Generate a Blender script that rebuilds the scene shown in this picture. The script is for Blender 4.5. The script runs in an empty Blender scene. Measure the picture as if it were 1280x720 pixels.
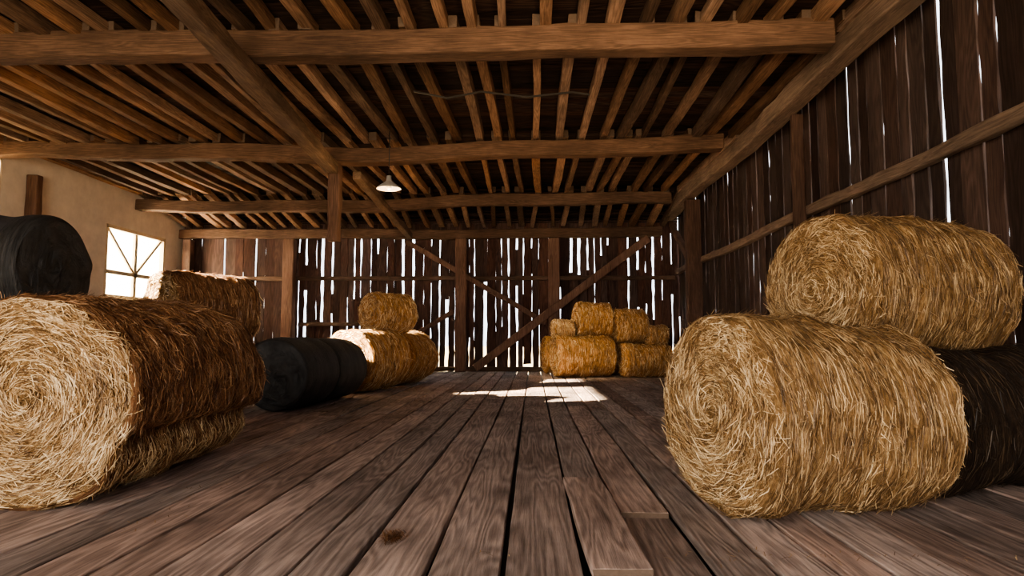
import bpy, math, random
import numpy as np
from mathutils import Vector, Matrix, noise
random.seed(7)
R = random.Random(11)
scene = bpy.context.scene
COL = scene.collection

# ---------------------------------------------------------------- node helpers
def new_mat(name):
    m = bpy.data.materials.new(name); m.use_nodes = True
    nt = m.node_tree; nt.nodes.clear()
    out = nt.nodes.new('ShaderNodeOutputMaterial')
    b = nt.nodes.new('ShaderNodeBsdfPrincipled')
    nt.links.new(b.outputs[0], out.inputs[0])
    return m, nt, b
def N(nt, t, **kw):
    n = nt.nodes.new(t)
    for k, v in kw.items(): setattr(n, k, v)
    return n
def setin(n, **kw):
    for k, v in kw.items(): n.inputs[k.replace('_', ' ')].default_value = v
def math_node(nt, op, a, b=None):
    n = N(nt, 'ShaderNodeMath', operation=op)
    for i, v in enumerate([a, b]):
        if v is None: continue
        if isinstance(v, (int, float)): n.inputs[i].default_value = v
        else: nt.links.new(v, n.inputs[i])
    return n.outputs[0]
def madd(nt, a, m, c):
    return math_node(nt, 'ADD', math_node(nt, 'MULTIPLY', a, m), c)
def ramp(nt, fac, stops):
    n = N(nt, 'ShaderNodeValToRGB')
    els = n.color_ramp.elements
    while len(els) < len(stops): els.new(0.5)
    for e, (p, c) in zip(els, stops):
        e.position = p; e.color = (c[0], c[1], c[2], 1)
    nt.links.new(fac, n.inputs[0]); return n.outputs[0]

def wood(name, axis, dark, light, rough=.8, lines=30, bump=.4, var=.5, across=3.0, lw=.22, dirt=0.):
    m, nt, b = new_mat(name); L = nt.links
    tc = N(nt, 'ShaderNodeTexCoord'); at = N(nt, 'ShaderNodeAttribute', attribute_name='rnd')
    sc = N(nt, 'ShaderNodeVectorMath', operation='SCALE'); sc.inputs[3].default_value = 23.7
    L.new(at.outputs['Vector'], sc.inputs[0])
    ad = N(nt, 'ShaderNodeVectorMath', operation='ADD')
    L.new(tc.outputs['Object'], ad.inputs[0]); L.new(sc.outputs[0], ad.inputs[1])
    def mp(al, ac):
        n = N(nt, 'ShaderNodeMapping')
        s = [ac]*3; s[axis] = al; n.inputs['Scale'].default_value = s
        L.new(ad.outputs[0], n.inputs[0]); return n.outputs[0]
    n1 = N(nt, 'ShaderNodeTexNoise'); setin(n1, Scale=1.0, Detail=2.0, Distortion=.3); L.new(mp(.35, across), n1.inputs[0])
    ln = madd(nt, math_node(nt, 'SINE', math_node(nt, 'MULTIPLY', n1.outputs[0], float(lines*3))), .5, .5)
    n2 = N(nt, 'ShaderNodeTexNoise'); setin(n2, Scale=1.0, Detail=6.0, Roughness=.7); L.new(mp(2.2, 55.), n2.inputs[0])
    n3 = N(nt, 'ShaderNodeTexNoise'); setin(n3, Scale=1.0, Detail=5.0); L.new(mp(.8, 2.5), n3.inputs[0])
    g = math_node(nt, 'ADD', math_node(nt, 'MULTIPLY', ln, lw), math_node(nt, 'MULTIPLY', n2.outputs[0], .67-lw))
    g = math_node(nt, 'ADD', g, math_node(nt, 'MULTIPLY', n3.outputs[0], .45))
    mid = tuple((a+c)/2*.9 for a, c in zip(dark, light))
    c = ramp(nt, g, [(.3, dark), (.55, mid), (.8, light)])
    sx = N(nt, 'ShaderNodeSeparateXYZ'); L.new(at.outputs['Vector'], sx.inputs[0])
    v = madd(nt, sx.outputs[0], var*2, 1-var)
    if dirt:
        n4 = N(nt, 'ShaderNodeTexNoise'); setin(n4, Scale=.9, Detail=6., Roughness=.65); L.new(tc.outputs['Object'], n4.inputs[0])
        v = math_node(nt, 'MULTIPLY', v, madd(nt, n4.outputs[0], 2*dirt, 1-dirt))
    h = N(nt, 'ShaderNodeHueSaturation'); L.new(c, h.inputs['Color']); L.new(v, h.inputs['Value'])
    L.new(madd(nt, sx.outputs[1], .4, .70), h.inputs['Saturation'])
    L.new(h.outputs[0], b.inputs['Base Color'])
    setin(b, Roughness=rough)
    b.inputs['Specular IOR Level'].default_value = .2
    bp = N(nt, 'ShaderNodeBump'); setin(bp, Strength=bump, Distance=.02); L.new(g, bp.inputs['Height'])
    L.new(bp.outputs[0], b.inputs['Normal'])
    return m

def bale_mat(name, dark, mid, light, tw=60.):
    """straw wound round the bale axis (object X): polar coordinates"""
    m, nt, b = new_mat(name); L = nt.links
    tc = N(nt, 'ShaderNodeTexCoord'); s = N(nt, 'ShaderNodeSeparateXYZ'); L.new(tc.outputs['Object'], s.inputs[0])
    th = math_node(nt, 'ARCTAN2', s.outputs[2], s.outputs[1])
    rr = math_node(nt, 'SQRT', math_node(nt, 'ADD', math_node(nt, 'MULTIPLY', s.outputs[1], s.outputs[1]), math_node(nt, 'MULTIPLY', s.outputs[2], s.outputs[2])))
    def vec(kx, kt):
        n = N(nt, 'ShaderNodeCombineXYZ')
        L.new(math_node(nt, 'MULTIPLY', s.outputs[0], kx), n.inputs[0])
        L.new(math_node(nt, 'MULTIPLY', th, kt), n.inputs[1])
        L.new(math_node(nt, 'MULTIPLY', rr, kx), n.inputs[2]); return n.outputs[0]
    a = N(nt, 'ShaderNodeTexNoise'); setin(a, Scale=1., Detail=5., Roughness=.75, Distortion=.4); L.new(vec(tw, 5.), a.inputs[0])
    c = N(nt, 'ShaderNodeTexNoise'); setin(c, Scale=1., Detail=3.); L.new(vec(14., 1.6), c.inputs[0])
    d = N(nt, 'ShaderNodeTexNoise'); setin(d, Scale=30., Detail=4.); L.new(tc.outputs['Object'], d.inputs[0])
    g = math_node(nt, 'ADD', math_node(nt, 'MULTIPLY', a.outputs[0], .6), math_node(nt, 'MULTIPLY', c.outputs[0], .3))
    g = math_node(nt, 'ADD', g, math_node(nt, 'MULTIPLY', d.outputs[0], .18))
    col = ramp(nt, g, [(.40, dark), (.55, mid), (.74, light)])
    L.new(col, b.inputs['Base Color']); setin(b, Roughness=.85)
    b.inputs['Specular IOR Level'].default_value = .2
    bp = N(nt, 'ShaderNodeBump'); setin(bp, Strength=1., Distance=.04); L.new(g, bp.inputs['Height']); L.new(bp.outputs[0], b.inputs['Normal'])
    return m

def strand_mat(name, stops):
    m, nt, b = new_mat(name)
    at = N(nt, 'ShaderNodeAttribute', attribute_name='rnd')
    s = N(nt, 'ShaderNodeSeparateXYZ'); nt.links.new(at.outputs['Vector'], s.inputs[0])
    tc = N(nt, 'ShaderNodeTexCoord'); ns = N(nt, 'ShaderNodeTexNoise'); setin(ns, Scale=4.5, Detail=3.); nt.links.new(tc.outputs['Object'], ns.inputs[0])
    f = math_node(nt, 'ADD', math_node(nt, 'MULTIPLY', s.outputs[0], .95), madd(nt, ns.outputs[0], .9, -.48))
    nt.links.new(ramp(nt, f, stops), b.inputs['Base Color'])
    setin(b, Roughness=.5); return m

def wrap_mat(name, base, hi, rough=.58):
    m, nt, b = new_mat(name); L = nt.links
    tc = N(nt, 'ShaderNodeTexCoord')
    mp = N(nt, 'ShaderNodeMapping'); mp.inputs['Scale'].default_value = (34, 3, 3); L.new(tc.outputs['Object'], mp.inputs[0])
    a = N(nt, 'ShaderNodeTexNoise'); setin(a, Scale=1., Detail=6., Distortion=.5, Roughness=.65); L.new(mp.outputs[0], a.inputs[0])
    d = N(nt, 'ShaderNodeTexNoise'); setin(d, Scale=7., Detail=5.); L.new(tc.outputs['Object'], d.inputs[0])
    f = math_node(nt, 'ADD', math_node(nt, 'MULTIPLY', a.outputs[0], .6), math_node(nt, 'MULTIPLY', d.outputs[0], .4))
    L.new(ramp(nt, f, [(.38, base), (.65, hi)]), b.inputs['Base Color'])
    setin(b, Roughness=rough)
    bp = N(nt, 'ShaderNodeBump'); setin(bp, Strength=1., Distance=.04); L.new(a.outputs[0], bp.inputs['Height']); L.new(bp.outputs[0], b.inputs['Normal'])
    return m

def plain(name, col, rough=.6, ns=4., nv=.15):
    m, nt, b = new_mat(name)
    tc = N(nt, 'ShaderNodeTexCoord'); a = N(nt, 'ShaderNodeTexNoise'); setin(a, Scale=ns, Detail=8., Roughness=.65)
    nt.links.new(tc.outputs['Object'], a.inputs[0])
    c = ramp(nt, a.outputs[0], [(.3, tuple(x*(1-nv) for x in col)), (.7, tuple(min(1, x*(1+nv)) for x in col))])
    nt.links.new(c, b.inputs['Base Color']); setin(b, Roughness=rough)
    bp = N(nt, 'ShaderNodeBump'); setin(bp, Strength=.25, Distance=.02); nt.links.new(a.outputs[0], bp.inputs['Height']); nt.links.new(bp.outputs[0], b.inputs['Normal'])
    return m

# ---------------------------------------------------------------- materials
M_floor = wood('floor_wood', 1, (.085, .058, .050), (.66, .505, .435), rough=.74, lines=30, bump=.8, var=.26, across=3.6, lw=.14, dirt=.7)
M_end = plain('board_end', (.13, .09, .065), .9, ns=40)
M_back = wood('back_wall_wood', 2, (.028, .015, .012), (.15, .08, .06), var=.5, lw=.12)
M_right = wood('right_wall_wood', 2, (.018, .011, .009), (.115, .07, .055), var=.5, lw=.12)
M_beamX = wood('beam_wood_x', 0, (.035, .019, .012), (.26, .148, .09), var=.2, bump=.9, across=7, lw=.10, dirt=.75)
M_beamY = wood('beam_wood_y', 1, (.06, .036, .022), (.34, .22, .14), var=.25, bump=.9, across=7, lw=.10, dirt=.65)
M_joist = wood('joist_wood', 1, (.07, .036, .02), (.46, .265, .15), var=.55, bump=.5, across=6, lw=.12, dirt=.7)
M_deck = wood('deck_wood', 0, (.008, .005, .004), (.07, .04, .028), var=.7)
M_post = wood('post_wood', 2, (.045, .024, .016), (.22, .12, .08), var=.3, bump=.6, across=6, lw=.12)
M_plaster = plain('plaster', (.78, .71, .62), .9, ns=2.5, nv=.12)
M_frame = plain('window_paint', (.72, .6, .42), .5)
M_bale = bale_mat('straw_wound', (.06, .033, .014), (.28, .165, .070), (.66, .45, .22))
M_baleB = bale_mat('straw_brown', (.045, .02, .010), (.19, .092, .043), (.40, .225, .11))
M_baleO = bale_mat('straw_orange', (.09, .037, .012), (.38, .20, .075), (.72, .45, .19))
M_baleShade = bale_mat('straw_shade', (.010, .006, .004), (.032, .02, .012), (.08, .05, .03))  # near-black straw: shade at the right stack put into the colour
M_strand = strand_mat('straw_strand', [(0, (.11, .057, .022)), (.45, (.42, .26, .115)), (1, (.94, .77, .49))])
M_strandS = strand_mat('straw_strand_wrapped', [(0, (.07, .038, .016)), (.5, (.29, .175, .080)), (1, (.74, .55, .31))])
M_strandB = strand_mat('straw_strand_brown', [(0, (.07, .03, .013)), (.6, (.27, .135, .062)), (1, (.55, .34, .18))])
M_strandShade = strand_mat('straw_strand_shade', [(0, (.012, .008, .005)), (1, (.10, .065, .035))])  # strands darkened to match, shade put into the colour
M_black = wrap_mat('black_wrap', (.010, .011, .012), (.05, .05, .05))
M_metal = plain('lamp_enamel', (.45, .43, .4), .5)
M_dark = plain('dark_metal', (.03, .025, .02), .5)
def frosted():
    m = bpy.data.materials.new('frosted_glass'); m.use_nodes = True; nt = m.node_tree; nt.nodes.clear()
    o = N(nt, 'ShaderNodeOutputMaterial'); t = N(nt, 'ShaderNodeBsdfTranslucent')
    tc = N(nt, 'ShaderNodeTexCoord'); ns = N(nt, 'ShaderNodeTexNoise'); setin(ns, Scale=1.4, Detail=3.); nt.links.new(tc.outputs['Object'], ns.inputs[0])
    nt.links.new(ramp(nt, ns.outputs[0], [(.35, (.85, .85, .82)), (.6, (1, 1, 1))]), t.inputs[0])
    nt.links.new(t.outputs[0], o.inputs[0]); return m
M_frost = frosted()

# ---------------------------------------------------------------- mesh builder
class MB:
    def __init__(s): s.v = []; s.f = []; s.c = []; s.m = []
    def board(s, p0, p1, wv, tv, segs=1, jit=0., mat=0, off=None, col=None, taper=0., endmat=None):
        p0 = Vector(p0); p1 = Vector(p1); wv = Vector(wv); tv = Vector(tv)
        col = col or (R.random(), R.random(), R.random())
        if endmat is None: endmat = mat
        b = len(s.v)
        for i in range(segs+1):
            t = i/segs; c = p0.lerp(p1, t)
            if off: c = c + Vector(off(t))
            k = 1-taper*t
            for a, d in ((-1, -1), (1, -1), (1, 1), (-1, 1)):
                j = Vector((R.uniform(-jit, jit), R.uniform(-jit, jit), R.uniform(-jit, jit))) if jit else Vector()
                s.v.append(c+wv*a*k+tv*d*k+j); s.c.append(col)
        for i in range(segs):
            q = b+i*4
            for k in range(4):
                s.f.append((q+k, q+(k+1) % 4, q+4+(k+1) % 4, q+4+k)); s.m.append(mat)
        s.f.append((b+3, b+2, b+1, b)); s.m.append(endmat)
        e = b+segs*4; s.f.append((e, e+1, e+2, e+3)); s.m.append(endmat)
    def box(s, x0, x1, y0, y1, z0, z1, **k):
        s.board(((x0+x1)/2, y0, (z0+z1)/2), ((x0+x1)/2, y1, (z0+z1)/2), ((x1-x0)/2, 0, 0), (0, 0, (z1-z0)/2), **k)
    def lathe(s, prof, c, n=32, mat=0):
        b = len(s.v); col = (.5, .5, .5)
        for r, z in prof:
            for i in range(n):
                a = 2*math.pi*i/n; s.v.append(Vector((c[0]+r*math.cos(a), c[1]+r*math.sin(a), c[2]+z))); s.c.append(col)
        for j in range(len(prof)-1):
            for i in range(n):
                s.f.append((b+j*n+i, b+j*n+(i+1) % n, b+(j+1)*n+(i+1) % n, b+(j+1)*n+i)); s.m.append(mat)
    def make(s, name, mats, bevel=0, smooth=False, loc=None, rotz=0):
        me = bpy.data.meshes.new(name); me.from_pydata([tuple(v) for v in s.v], [], s.f)
        for m in mats: me.materials.append(m)
        me.polygons.foreach_set('material_index', s.m)
        if smooth: me.polygons.foreach_set('use_smooth', [True]*len(s.f))
        at = me.attributes.new('rnd', 'FLOAT_VECTOR', 'POINT')
        at.data.foreach_set('vector', np.array(s.c, dtype=np.float32).ravel())
        me.update()
        o = bpy.data.objects.new(name, me); COL.objects.link(o)
        if loc: o.location = loc
        o.rotation_euler[2] = rotz
        if bevel:
            bv = o.modifiers.new('bevel', 'BEVEL'); bv.width = bevel; bv.segments = 2; bv.limit_method = 'ANGLE'
        return o

XL, XR, YB, YF, ZC = -12.3, 5.0, 22.0, -4.0, 5.75
def zc(y): return ZC if y < 19.3 else ZC-(y-19.3)*.222

# ---------------------------------------------------------------- floor
mb = MB(); x = XL
loose_x0, loose_x1 = .25, .57
edges = []
while x < XR:
    w = R.uniform(.26, .38)
    if x < loose_x0 < x+w*1.35: w = loose_x0-x
    elif abs(x-loose_x0) < 1e-6: w = loose_x1-loose_x0
    elif abs(x-loose_x1) < 1e-6: w = .34
    w = min(w, XR-x) if XR-x-w > .1 else XR-x
    edges.append((x, x+w)); x += w
for (a, b_) in edges:
    cuts = [YF]
    yy = R.uniform(8, 14)
    lo = abs(a-loose_x0) < 1e-6; nx = abs(a-loose_x1) < 1e-6
    if lo: cuts += [3.2, 5.25, 12.]
    elif nx: cuts += [4.35, 11.]
    else:
        while yy < YB-1: cuts.append(yy); yy += R.uniform(5, 9)
    cuts.append(YB)
    for k, (c0, c1) in enumerate(zip(cuts[:-1], cuts[1:])):
        dz = R.uniform(-.006, .004); g = R.uniform(.007, .018)
        cx = (a+b_)/2; col = None; rot = 0
        if lo and k == 1: dz = .035; g = .012; rot = -.02; col = (.85, .5, .7)
        if nx and k == 0: dz = -.035; col = (.1, .4, .2)
        if lo and k == 0: dz = -.03; col = (.3, .4, .2)
        segs = max(2, int((c1-c0)/.5))
        ph = R.random()*6; am = R.uniform(0, .008)
        mb.board((cx-rot, c0+.006, -.03+dz), (cx+rot, c1-.006, -.03+dz), ((b_-a)/2-g, 0, 0), (0, 0, .03), segs=segs, jit=.003, col=col, endmat=1,
                 off=lambda t, ph=ph, am=am: (am*math.sin(t*9+ph), 0, 0))
mb.make('floor', [M_floor, M_end], bevel=.006)
mb = MB(); mb.box(XL-.3, XR+.3, YF, YB+.3, -.4, -.12); mb.make('subfloor', [M_dark])
mb = MB(); mb.box(-80, 80, -60, 120, -.6, -.45); mb.make('ground_outside', [plain('dry_ground', (.35, .3, .2), .95)])

# ---------------------------------------------------------------- plank walls
def plank_wall(a0, a1, fixed, axis, z0, z1, wr, gr, jit=.012, layer2=.3):
    m_ = MB(); a = a0
    while a < a1:
        w = R.uniform(*wr); g = R.uniform(*gr)
        if R.random() < .12: g *= 1.8
        w = min(w, a1-a)
        tilt = R.uniform(-.03, .03)
        def P(u, z, o=0): return (u, fixed+o, z) if axis == 0 else (fixed+o, u, z)
        wv = (w/2, 0, 0) if axis == 0 else (0, w/2, 0)
        tv = (0, .015, 0) if axis == 0 else (.015, 0, 0)
        lo, hi = z0, z1
        if R.random() < .12: lo = z0+R.uniform(0, .25)
        m_.board(P(a+w/2, lo), P(a+w/2+tilt, hi), wv, tv, segs=16, jit=jit)
        if R.random() < layer2:
            zz = R.uniform(z0, z1-1.5); l = R.uniform(.6, 2.6)
            ww = R.uniform(.05, .12); wv2 = (ww, 0, 0) if axis == 0 else (0, ww, 0)
            m_.board(P(a+w+g/2, zz, .045), P(a+w+g/2, min(z1, zz+l), .045), wv2, (0, .01, 0) if axis == 0 else (.01, 0, 0), segs=5, jit=.01)
        a += w+g
    return m_
wb = plank_wall(XL, -8.5, YB+.03, 0, 0, 5.1, (.26, .42), (.0, .03), jit=.008, layer2=.2)
w2 = plank_wall(-8.4, XR, YB+.03, 0, 0.0, 5.1, (.15, .32), (.015, .08), jit=.02, layer2=.9)
n0 = len(wb.v); wb.v += w2.v; wb.c += w2.c; wb.m += w2.m; wb.f += [tuple(i+n0 for i in f) for f in w2.f]
wb.box(XL, XR, YB+.07, YB+.1, 4.75, 6.0)
wb.make('wall_back', [M_back])
wr_ = plank_wall(YF, YB, XR+.03, 1, 0, 6.0, (.22, .40), (.012, .052), jit=.010, layer2=.5)
wr_.make('wall_right', [M_right])
# ---------------------------------------------------------------- left wall with the window and two added sun openings
wins = [(8.0, 11.4, 4.1, 5.3), (12.6, 14.2, 4.1, 5.3), (17.9, 20.9, 2.3, 4.45)]  # first two are unseen, added to throw the floor sun patches
mb = MB(); T = .25; y = YF
for (a, b_, c0, c1) in wins:
    mb.box(XL-T, XL, y, a, 0, 5.85); mb.box(XL-T, XL, a, b_, 0, c0); mb.box(XL-T, XL, a, b_, c1, 5.85); y = b_
mb.box(XL-T, XL, y, YB, 0, 5.85)
mb.make('wall_left', [M_plaster])
mb = MB()
mb.box(XL, -7, YF-.05, YF, 0, 5.85); mb.box(1.5, XR, YF-.05, YF, 0, 5.85); mb.box(-7, 1.5, YF-.05, YF, 4.6, 5.85)  # unseen front wall; its opening is placed to suit the added fill
mb.make('wall_front', [M_back])
def window(name, w, diag, pane):
    wy0, wy1, wz0, wz1 = w
    mb = MB(); fx = XL-.1; e = .11 if diag else .05
    mb.box(fx-.05, fx+.1, wy0, wy0+e, wz0, wz1); mb.box(fx-.05, fx+.1, wy1-e, wy1, wz0, wz1)
    mb.box(fx-.05, fx+.1, wy0, wy1, wz0, wz0+e); mb.box(fx-.05, fx+.1, wy0, wy1, wz1-e, wz1)
    cy = (wy0+wy1)/2
    if diag:
        zm = wz0+(wz1-wz0)*.36
        mb.box(fx-.02, fx+.06, cy-.07, cy+.07, wz0, wz1); mb.box(fx-.02, fx+.06, wy0, wy1, zm-.06, zm+.06)
        for s_ in (-1, 1):
            mb.board((fx+.02, cy, zm), (fx+.02, cy+s_*1.35, wz1-.1), (0, .035, -.03*s_), (.03, 0, 0))
        mb.box(XL-.02, XL+.14, wy0-.1, wy1+.1, wz0-.07, wz0)
    else:
        mb.box(fx-.02, fx+.06, cy-.025, cy+.025, wz0, wz1)
    if pane: mb.box(fx-.045, fx-.035, wy0+.05, wy1-.05, wz0+.05, wz1-.05, mat=1)
    mb.make(name, [M_frame, M_frost], bevel=.008)
window('window_1', wins[2], True, True)
window('sun_opening_rear', wins[1], False, False)  # added opening out of view, lets sun onto the rear floor patch
window('sun_opening_front', wins[0], False, False)  # added opening out of view, lets sun onto the front floor patch

# ---------------------------------------------------------------- ceiling deck, joists, beams
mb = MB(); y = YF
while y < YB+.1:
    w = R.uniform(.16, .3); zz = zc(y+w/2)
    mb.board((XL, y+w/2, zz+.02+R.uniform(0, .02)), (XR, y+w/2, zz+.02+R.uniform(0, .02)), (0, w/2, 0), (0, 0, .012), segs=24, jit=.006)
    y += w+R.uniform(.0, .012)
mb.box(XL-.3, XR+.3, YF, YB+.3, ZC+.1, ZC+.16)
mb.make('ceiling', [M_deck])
mb = MB(); x = XL+.2
while x < XR-.15:
    cuts = [YF, 3.7, 8.9, 14.0, 19.3, YB-.05]
    for c0, c1 in zip(cuts[:-1], cuts[1:]):
        dx = R.uniform(-.11, .11); dx2 = R.uniform(-.11, .11); w = R.uniform(.055, .105)
        sg = R.uniform(0, .04); col = (R.random()**1.1, R.random()*.8, R.random())
        hh = R.uniform(.075, .11); bow = R.uniform(-.03, .03)
        mb.board((x+dx, c0-.12, zc(c0)-.01-hh), (x+dx2, c1+(.12 if c1 < 19 else 0), zc(c1)-.01-hh), (w, 0, 0), (0, 0, hh), segs=8, jit=.010, col=col, endmat=1,
                 off=lambda t, sg=sg, bow=bow: (bow*math.sin(t*math.pi), 0, -sg*math.sin(t*math.pi)))
    x += R.uniform(.42, .54)
mb.make('ceiling_joists', [M_joist, M_end], bevel=.01)

def beam(name, p0, p1, w, h, mat, segs=24, jit=.014, off=None, col=None, bevel=.03):
    mb = MB(); p0 = Vector(p0); p1 = Vector(p1); d = (p1-p0).normalized()
    up = Vector((0, 0, 1)) if abs(d.z) < .9 else Vector((0, 1, 0))
    side = d.cross(up).normalized(); upv = side.cross(d).normalized()
    mb.board(p0, p1, side*w/2, upv*h/2, segs=segs, jit=jit, off=off, col=col, endmat=0)
    return mb.make(name, [mat], bevel=bevel)
zb = 5.33
def wav(a, b, s=0, ph=0):
    return lambda t: (0, a*math.sin(5*t+ph), b*math.sin(7*t+ph)-s*math.sin(math.pi*t)+.5*b*math.sin(19*t+ph))
beam('tie_beam', (XL, 3.7, zb), (4.4, 3.7, zb), .34, .36, M_beamX)
beam('tie_beam', (XL, 8.9, zb+.06), (4.2, 8.9, zb+.05), .34, .38, M_beamX, segs=40, off=wav(.03, .03), col=(.55, .5, .2))
beam('tie_beam', (XL, 14.0, zb+.02), (4.2, 14.0, zb), .34, .34, M_beamX, segs=40, off=wav(.03, .08, .03, 1), col=(.65, .6, .6))
beam('tie_beam', (XL, 19.3, zb-.14), (4.2, 19.3, zb), .32, .34, M_beamX, segs=40, off=wav(.03, .07, 0, 2.2), col=(.6, .4, .8))
beam('top_girt', (XL, 21.75, 4.72), (4.4, 21.75, 4.72), .25, .32, M_beamX, segs=40, off=wav(.02, .03, 0, .5), col=(.35, .5, .4))
beam('wall_plate', (4.6, YF, 5.38), (4.6, 21.9, 5.34), .34, .36, M_beamY, segs=50, off=lambda t: (.03*math.sin(20*t), 0, .03*math.sin(17*t)), col=(1.0, .2, .1))
beam('wall_rail', (4.9, YF, 3.38), (4.9, 21.9, 3.38), .14, .18, M_beamY, segs=50, off=lambda t: (0, 0, .02*math.sin(23*t)), col=(.65, .2, .5))
beam('back_rail', (XL, 21.9, 3.2), (4.85, 21.9, 3.18), .12, .15, M_beamX, segs=40, col=(.3, .3, .5))
beam('floor_sill', (XL, 21.9, .08), (4.85, 21.9, .08), .14, .16, M_beamX, segs=40, col=(.2, .3, .5))
beam('diagonal_strut', (-3.95, 6.2, 5.0), (-4.45, 13.8, 4.90), .28, .26, M_beamY, segs=20, col=(.45, .5, .3))
beam('diagonal_strut', (-4.0, 14.2, 4.83), (-4.05, 20.8, 4.5), .2, .2, M_beamY, segs=16, col=(.5, .5, .3))
beam('hanging_post', (-4.43, 14.0, 5.1), (-4.43, 14.0, 3.28), .26, .26, M_post, segs=6, col=(.5, .5, .3))
beam('wall_brace', (-4.35, 21.7, 4.45), (.45, 21.7, 1.65), .12, .18, M_post, segs=14, col=(1.2, .5, .3))
beam('wall_brace', (-1.95, 21.5, .12), (3.9, 21.5, 4.5), .12, .27, M_post, segs=16, col=(1.5, .5, .8))
beam('wall_brace', (-3.9, 21.7, 1.3), (-2.7, 21.7, 2.05), .12, .16, M_post, segs=6, col=(.8, .5, .3))
for x_, w_, c_ in ((-8.4, .4, 1.6), (-2.45, .38, 1.3), (.72, .38, 1.3)):
    beam('wall_post', (x_, 21.72, 0), (x_, 21.72, 4.54), w_, .3, M_post, segs=12, col=(c_, .5, .3))
beam('wall_post', (-11.9, 21.6, 0), (-11.9, 21.6, 4.52), .3, .3, M_post, segs=12)
for y_, s_ in ((3.7, .2), (11.4, .16), (18.6, .32)):
    beam('wall_post', (4.82-s_/2, y_, 0), (4.82-s_/2, y_, 5.15), s_*1.3, s_, M_post, segs=14, col=(.3, .5, .3))
beam('wall_post', (-12.15, 15.0, 0), (-12.15, 15.0, 5.1), .3, .2, M_post, segs=12, col=(.7, .5, .3))
beam('lean_brace', (4.6, 18.9, 3.5), (4.6, 21.2, 4.9), .14, .2, M_post, segs=6, col=(.8, .5, .3))
beam('low_rail', (-8.1, 21.85, 1.6), (-5.4, 21.85, 1.62), .1, .14, M_beamX, segs=10, col=(.35, .3, .5))

# pendant lamp
mb = MB(); c = (-3.05, 13.3, 4.30)
mb.lathe([(.26, 0), (.25, .03), (.12, .12), (.06, .17), (.05, .28), (.0, .29)], c, mat=0)
mb.lathe([(.25, .005), (.115, .11), (.05, .16)], c, mat=0)
mb.lathe([(.0, -.02), (.05, .0), (.06, .05), (.03, .12)], c, mat=1, n=16)
mb.board((c[0], c[1], c[2]+.27), (c[0], c[1], ZC-.2), (.008, 0, 0), (0, .008, 0), mat=2)
mb.make('pendant_lamp', [M_metal, plain('bulb_glass', (.8, .78, .7), .2), M_dark], smooth=True)
mb = MB(); pts = [(-2.1, 11.0, 4.85), (-1.5, 11.0, 4.72), (-.9, 11., 4.83), (-.1, 11., 4.72), (.7, 11., 4.8), (1.0, 11., 4.75)]
pts = [(a, b, c_+.66) for a, b, c_ in pts]
for a, b in zip(pts[:-1], pts[1:]): mb.board(a, b, (0, .014, 0), (0, 0, .014))
mb.make('hanging_cable', [M_dark])

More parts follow.
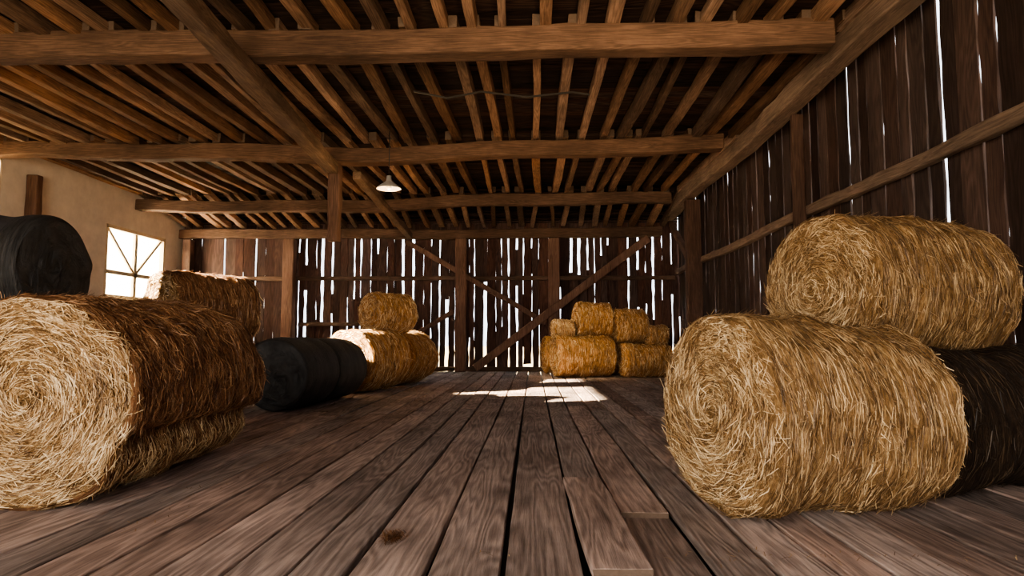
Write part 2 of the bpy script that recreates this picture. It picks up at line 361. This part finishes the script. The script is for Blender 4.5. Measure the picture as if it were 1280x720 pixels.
# ---------------------------------------------------------------- bales
def bale(name, loc, yaw, r, L, mats=None, strands=0, seed=0, groove=0, squash=1., sw=(.003, .007), tilt=0, bump=1., sideBrown=False, smoothwrap=False, tidy=.13, messy=.1, bands=()):
    mats = mats or [M_bale, M_bale, M_strand, M_strandS]
    rr = random.Random(seed+5); off = Vector((seed*3.1, seed*1.7, seed*.9))
    nt_ = 128 if strands > 5000 else 72
    rc = min(.06, r*.12)
    def RAD(x, th, rad):
        p = Vector((x, rad*math.cos(th), rad*math.sin(th)))
        d = .05*noise.noise(p*1.6+off)+.03*noise.noise(p*5+off)+.024*noise.noise(Vector((x*16, th*3, rad*16))+off)
        if smoothwrap: d = .02*noise.noise(p*1.6+off)+.012*math.sin(x*11+seed)
        for bx in bands: d -= .032*math.exp(-((x-bx)/.02)**2)
        k = 1.
        if groove:
            s_ = min(1, max(0, (x+L/2)/.25)); dth = (th-groove+math.pi) % (2*math.pi)-math.pi
            k -= .20*s_*math.exp(-(dth/.14)**2)
        return (rad*k+d*bump*(rad/r))
    prof = [(-L/2, f*(r-rc)) for f in (0.001, .08, .16, .24, .32, .4, .48, .56, .64, .72, .8, .88, 1.)]
    K = len(prof)
    prof += [(-L/2+rc*(1-math.cos(a)), r-rc+rc*math.sin(a)) for a in (.4, .8, 1.2)]
    ns = max(6, int(L/.03))
    prof += [(-L/2+rc+(L-2*rc)*i/ns, r) for i in range(ns+1)]
    prof += [(-x, q) for x, q in reversed(prof[:K+3])]
    V = []; F = []; Mi = []; C = []
    def capx(x, rad, th):
        e = math.copysign(1, x); f = rad/r
        fl = 1 if abs(x) > L/2-rc*.5 else 0
        return x + e*(.03*(1-f*f)) + e*bump*fl*(.035*noise.noise(Vector((rad*math.cos(th)*4, rad*math.sin(th)*4, x))+off)+.024*noise.noise(Vector((rad*18, th*2, 0))+off))
    for j, (x, q) in enumerate(prof):
        for i in range(nt_):
            th = 2*math.pi*i/nt_ - math.pi
            q2 = RAD(x, th, q)
            xx = capx(x, q, th) if (j < K or j >= len(prof)-K) else x
            V.append((xx, q2*math.cos(th), q2*math.sin(th)*squash)); C.append((.5, .5, .5))
    nr = len(prof)
    for j in range(nr-1):
        side = K <= j < nr-K-1
        for i in range(nt_):
            F.append((j*nt_+i, j*nt_+(i+1) % nt_, (j+1)*nt_+(i+1) % nt_, (j+1)*nt_+i)); Mi.append(1 if side else 0)
    nf0 = len(F)
    capA = math.pi*r*r*1.3; sideA = 2*math.pi*r*L; tot = sideA+2*capA
    for k in range(strands):
        u = rr.random()*tot
        w = rr.uniform(*sw); ln = rr.uniform(.04, .2)
        pts = []
        if u < sideA:
            x = rr.uniform(-L/2+.02, L/2-.02); th = rr.uniform(-math.pi, math.pi); a = rr.gauss(0, tidy); w *= .85
            if rr.random() < messy: a = rr.uniform(-1.5, 1.5); ln *= .6
            lift = rr.uniform(.0, .010) if rr.random() < .94 else rr.uniform(.02, .055)
            for s_ in (-1, 0, 1):
                xx = x+s_*ln/2*math.sin(a); t2 = th+s_*ln/2*math.cos(a)/r
                xx = max(-L/2+.01, min(L/2-.01, xx))
                q = RAD(xx, t2, r)+.003+(lift if s_ == 1 else lift*.2)
                pts.append(Vector((xx, q*math.cos(t2), q*math.sin(t2)*squash)))
            nrm = Vector((0, math.cos(th), math.sin(th))); mi = 3 if len(mats) > 3 else 2
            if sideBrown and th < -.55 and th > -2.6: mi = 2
        else:
            e = -1 if u < sideA+capA else 1
            rho = r*math.sqrt(rr.random())*.99; th = rr.uniform(-math.pi, math.pi); a = rr.gauss(.12, .32)
            if rr.random() < .14: a = rr.uniform(-1.5, 1.5); ln *= .6
            lift = rr.uniform(0, .018) if rr.random() < .88 else rr.uniform(.02, .07)
            rho = max(rho, .05); ln = min(ln, rho*1.8)
            for s_ in (-1, 0, 1):
                q = rho+s_*ln/2*math.sin(a); q = max(.01, min(r*1.0, q)); t2 = th+s_*ln/2*math.cos(a)/rho
                xx = e*(abs(capx(e*L/2, q, t2))+.003+(lift if s_ == 1 else lift*.3))
                if q > r-rc: xx -= e*(rc*(1-math.sqrt(max(0, 1-((q-r+rc)/rc)**2))))
                q3 = RAD(e*L/2, t2, q)
                pts.append(Vector((xx, q3*math.cos(t2), q3*math.sin(t2)*squash)))
            nrm = Vector((e, 0, 0)); mi = 2
        d = (pts[2]-pts[0])
        if d.length < 1e-4: continue
        sd = d.cross(nrm+Vector((rr.uniform(-.9, .9), rr.uniform(-.9, .9), rr.uniform(-.9, .9)))).normalized()*w/2
        b = len(V); col = (rr.random(), rr.random(), rr.random())
        for p, kk in zip(pts, (.7, 1., .5)):
            V.append(tuple(p-sd*kk)); V.append(tuple(p+sd*kk)); C += [col, col]
        F += [(b, b+1, b+3, b+2), (b+2, b+3, b+5, b+4)]; Mi += [mi, mi]
    me = bpy.data.meshes.new(name); me.from_pydata(V, [], F)
    for m in mats: me.materials.append(m)
    me.polygons.foreach_set('material_index', Mi)
    sm = [i < nf0 for i in range(len(F))]; me.polygons.foreach_set('use_smooth', sm)
    at = me.attributes.new('rnd', 'FLOAT_VECTOR', 'POINT'); at.data.foreach_set('vector', np.array(C, dtype=np.float32).ravel())
    me.update(); o = bpy.data.objects.new(name, me); COL.objects.link(o)
    o.location = loc; o.rotation_euler = (0, tilt, yaw); return o

O3 = [M_baleO, M_baleO, M_strand]
SHADE3 = [M_baleShade, M_baleShade, M_strandShade]
# --- right stack (local frame)
ph = math.radians(15); ox, oy = 1.18, 4.33
def RF(u, v): return (ox+u*math.cos(ph)-v*math.sin(ph), oy+u*math.sin(ph)+v*math.cos(ph))
def rb(u0, u1, v, z, r, seed, n, dy=0, **k):
    x_, y_ = RF((u0+u1)/2, v); return bale(k.pop('name', 'hay_bale'), (x_, y_, z), ph+dy, r, u1-u0, strands=n, seed=seed, **k)
rb(0, .76, 0, .66, .65, 1, 20000, dy=.07, bands=(.22, -.1))
rb(.80, 1.36, -.09, .62, .61, 2, 12000, dy=-.12, bands=(-.12,))
rb(1.62, 2.9, .22, .54, .53, 3, 3000, mats=SHADE3)  # bale in the dark area at right, its shade carried by the colour
rb(1.5, 3.2, 2.02, .65, .64, 4, 1500, mats=SHADE3)
rb(1.62, 3.12, 1.02, 1.55, .68, 5, 26000, dy=.05, bands=(-.3, .15, .5))
# --- left foreground bale, axis in depth
bale('hay_bale', (-3.4, 5.3, .735), math.pi/2+.0, .73, 2.1, mats=[M_bale, M_baleB, M_strand, M_strandB], strands=40000, seed=6, groove=-2.66, sideBrown=True, tidy=.35, messy=.2)
BL = dict(mats=[M_black]*3, smoothwrap=True)
bale('silage_bale', (-6.15, 6.95, 1.88), .05, .64, 1.6, seed=7, **BL)
bale('silage_bale', (-6.1, 6.95, .62), .02, .61, 1.6, seed=8, **BL)
BR = [M_bale, M_baleB, M_strand, M_strandB]
bale('hay_bale', (-5.5, 10.5, 1.61), math.radians(57), .6, 1.4, mats=BR, strands=6000, seed=9, sw=(.007, .012))
bale('hay_bale', (-5.75, 10.3, .5), math.radians(70), .49, 1.5, mats=BR, strands=1500, seed=10)
bale('silage_bale', (-3.92, 10.4, .58), math.radians(84), .57, 1.25, seed=11, **BL)
bale('silage_bale', (-3.8, 11.75, .57), math.radians(84), .56, 1.25, seed=12, **BL)
bale('hay_bale', (-3.62, 14.0, .67), math.radians(70), .66, 1.5, mats=O3, strands=4000, seed=13, sw=(.009, .016))
bale('hay_bale', (-3.25, 16.1, .66), math.radians(76), .65, 1.5, mats=O3, strands=3000, seed=15, sw=(.009, .016))
bale('hay_bale', (-3.4, 14.95, 1.72), math.radians(52), .46, 1.05, mats=O3, strands=3000, seed=16, sw=(.009, .016))
# --- back right group
def bb(x0, x1, y, z, r, seed, n=1500, yaw=.24, **k):
    bale('hay_bale', ((x0+x1)/2, y, z), yaw, r, x1-x0, mats=O3, strands=n, seed=seed, sw=(.01, .018), **k)
bb(.62, 2.30, 18.85, .6, .59, 21, 3000)
bb(2.55, 3.95, 18.9, .49, .48, 22, 2500)
bb(.35, 1.9, 20.5, .6, .58, 27)
bb(2.1, 3.9, 20.4, .6, .58, 28)
bb(1.3, 2.30, 19.4, 1.66, .53, 23, 2500)
bb(2.40, 3.32, 19.4, 1.50, .51, 24, 2500)
bb(3.38, 3.95, 19.2, 1.23, .3, 25, 1500)
bb(.6, 1.2, 19.2, 1.4, .27, 26, 3000)

# ---------------------------------------------------------------- loose straw
def straw(name, pts_fn, n, ln=(.03, .12), w=.004, seed=3, up=.2):
    rr = random.Random(seed); mb = MB()
    for i in range(n):
        x, y, z = pts_fn(rr); a = rr.uniform(0, math.pi*2); l = rr.uniform(*ln); e = rr.uniform(-up, up)
        d = Vector((math.cos(a), math.sin(a), e))*l; s_ = Vector((-math.sin(a), math.cos(a), 0))*w
        z = max(z, .006+abs(d.z)/2); c0 = Vector((x, y, z)); b = len(mb.v); col = (rr.random()*.6, rr.random(), rr.random())
        mid = Vector((0, 0, rr.uniform(0, .01)))
        for p in (c0-d/2, c0+mid, c0+d/2): mb.v += [p-s_, p+s_]; mb.c += [col, col]
        mb.f += [(b, b+1, b+3, b+2), (b+2, b+3, b+5, b+4)]; mb.m += [0, 0]
    return mb.make(name, [M_strandB if 'clump' in name else M_strand])
straw('straw_clump', lambda r: (-.80+r.gauss(0, .03), 3.72+r.gauss(0, .04), abs(r.gauss(0, .018))+.006), 220, up=.6, seed=4, ln=(.02, .08), w=.002)
def scat(r):
    k = r.random()
    if k < .6: return (r.uniform(-2.65, -2.2), r.uniform(3.8, 6.4), .006)
    return (r.gauss(1.6, .7), 3.5+r.gauss(0, .07), .006)
straw('scattered_straw', scat, 160, w=.002, up=.03, seed=8, ln=(.02, .08))

# added lamp stand out of view, dressing for the ceiling fill spot
mb = MB(); wx, wy = 1.2, -2.2
for a in (0, 2.09, 4.19):
    mb.board((wx+.45*math.cos(a), wy+.45*math.sin(a), .015), (wx, wy, .9), (.015, 0, 0), (0, .015, 0))
mb.board((wx, wy, .8), (wx, wy, 1.5), (.018, 0, 0), (0, .018, 0))
mb.box(wx-.22, wx+.22, wy-.1, wy+.0, 1.5, 1.8)
mb.make('added_fill_stand', [M_dark], bevel=.004)

# ---------------------------------------------------------------- light
w = bpy.data.worlds.new('sky'); scene.world = w; w.use_nodes = True
bg = w.node_tree.nodes['Background']; bg.inputs[0].default_value = (.88, .93, 1, 1); bg.inputs[1].default_value = 3.8
def light(name, typ, loc, dirv, energy, col, **k):
    l = bpy.data.lights.new(name, typ); l.energy = energy; l.color = col
    for a, b in k.items(): setattr(l, a, b)
    o = bpy.data.objects.new(name, l); COL.objects.link(o); o.location = loc
    o.rotation_euler = Vector(dirv).to_track_quat('-Z', 'Y').to_euler(); return o
light('sun', 'SUN', (-30, 0, 20), (2.6, .75, -1), 120, (1, .80, .54), angle=math.radians(.6))
light('front_left_fill', 'AREA', (-2.8, -3.9, 2.2), (.18, 1, -.04), 760, (1, .83, .64), shape='RECTANGLE', size=6.5, size_y=3.6)  # added warm area fill behind the camera, lighting from front left
light('added_ceiling_fill', 'SPOT', (wx, wy+.12, 1.65), (-.1, 10, 4.3), 2500, (1, .70, .43), spot_size=math.radians(48), spot_blend=1., shadow_soft_size=.25)  # added spot out of view, warms the joists and beam faces
light('back_bale_fill', 'SPOT', (-3.05, 13.3, 4.25), (4.6, 5.8, -3.4), 2600, (1, .72, .42), spot_size=math.radians(32), spot_blend=.8, shadow_soft_size=.1)  # added spot at the pendant, brightens the back right bales
light('pendant_bulb', 'POINT', (-3.05, 13.3, 4.1), (0, 0, -1), 45, (1, .66, .34), shadow_soft_size=.06)
scene.view_settings.look = 'AgX - Medium High Contrast'

# ---------------------------------------------------------------- camera
cam = bpy.data.cameras.new('camera'); co = bpy.data.objects.new('camera', cam); COL.objects.link(co)
co.location = (0, 0, 1.15); cam.sensor_width = 36; cam.lens = 22.5; cam.clip_end = 300
co.rotation_euler = (math.radians(90)+math.atan(62/800), 0, math.atan(26/800))
scene.camera = co
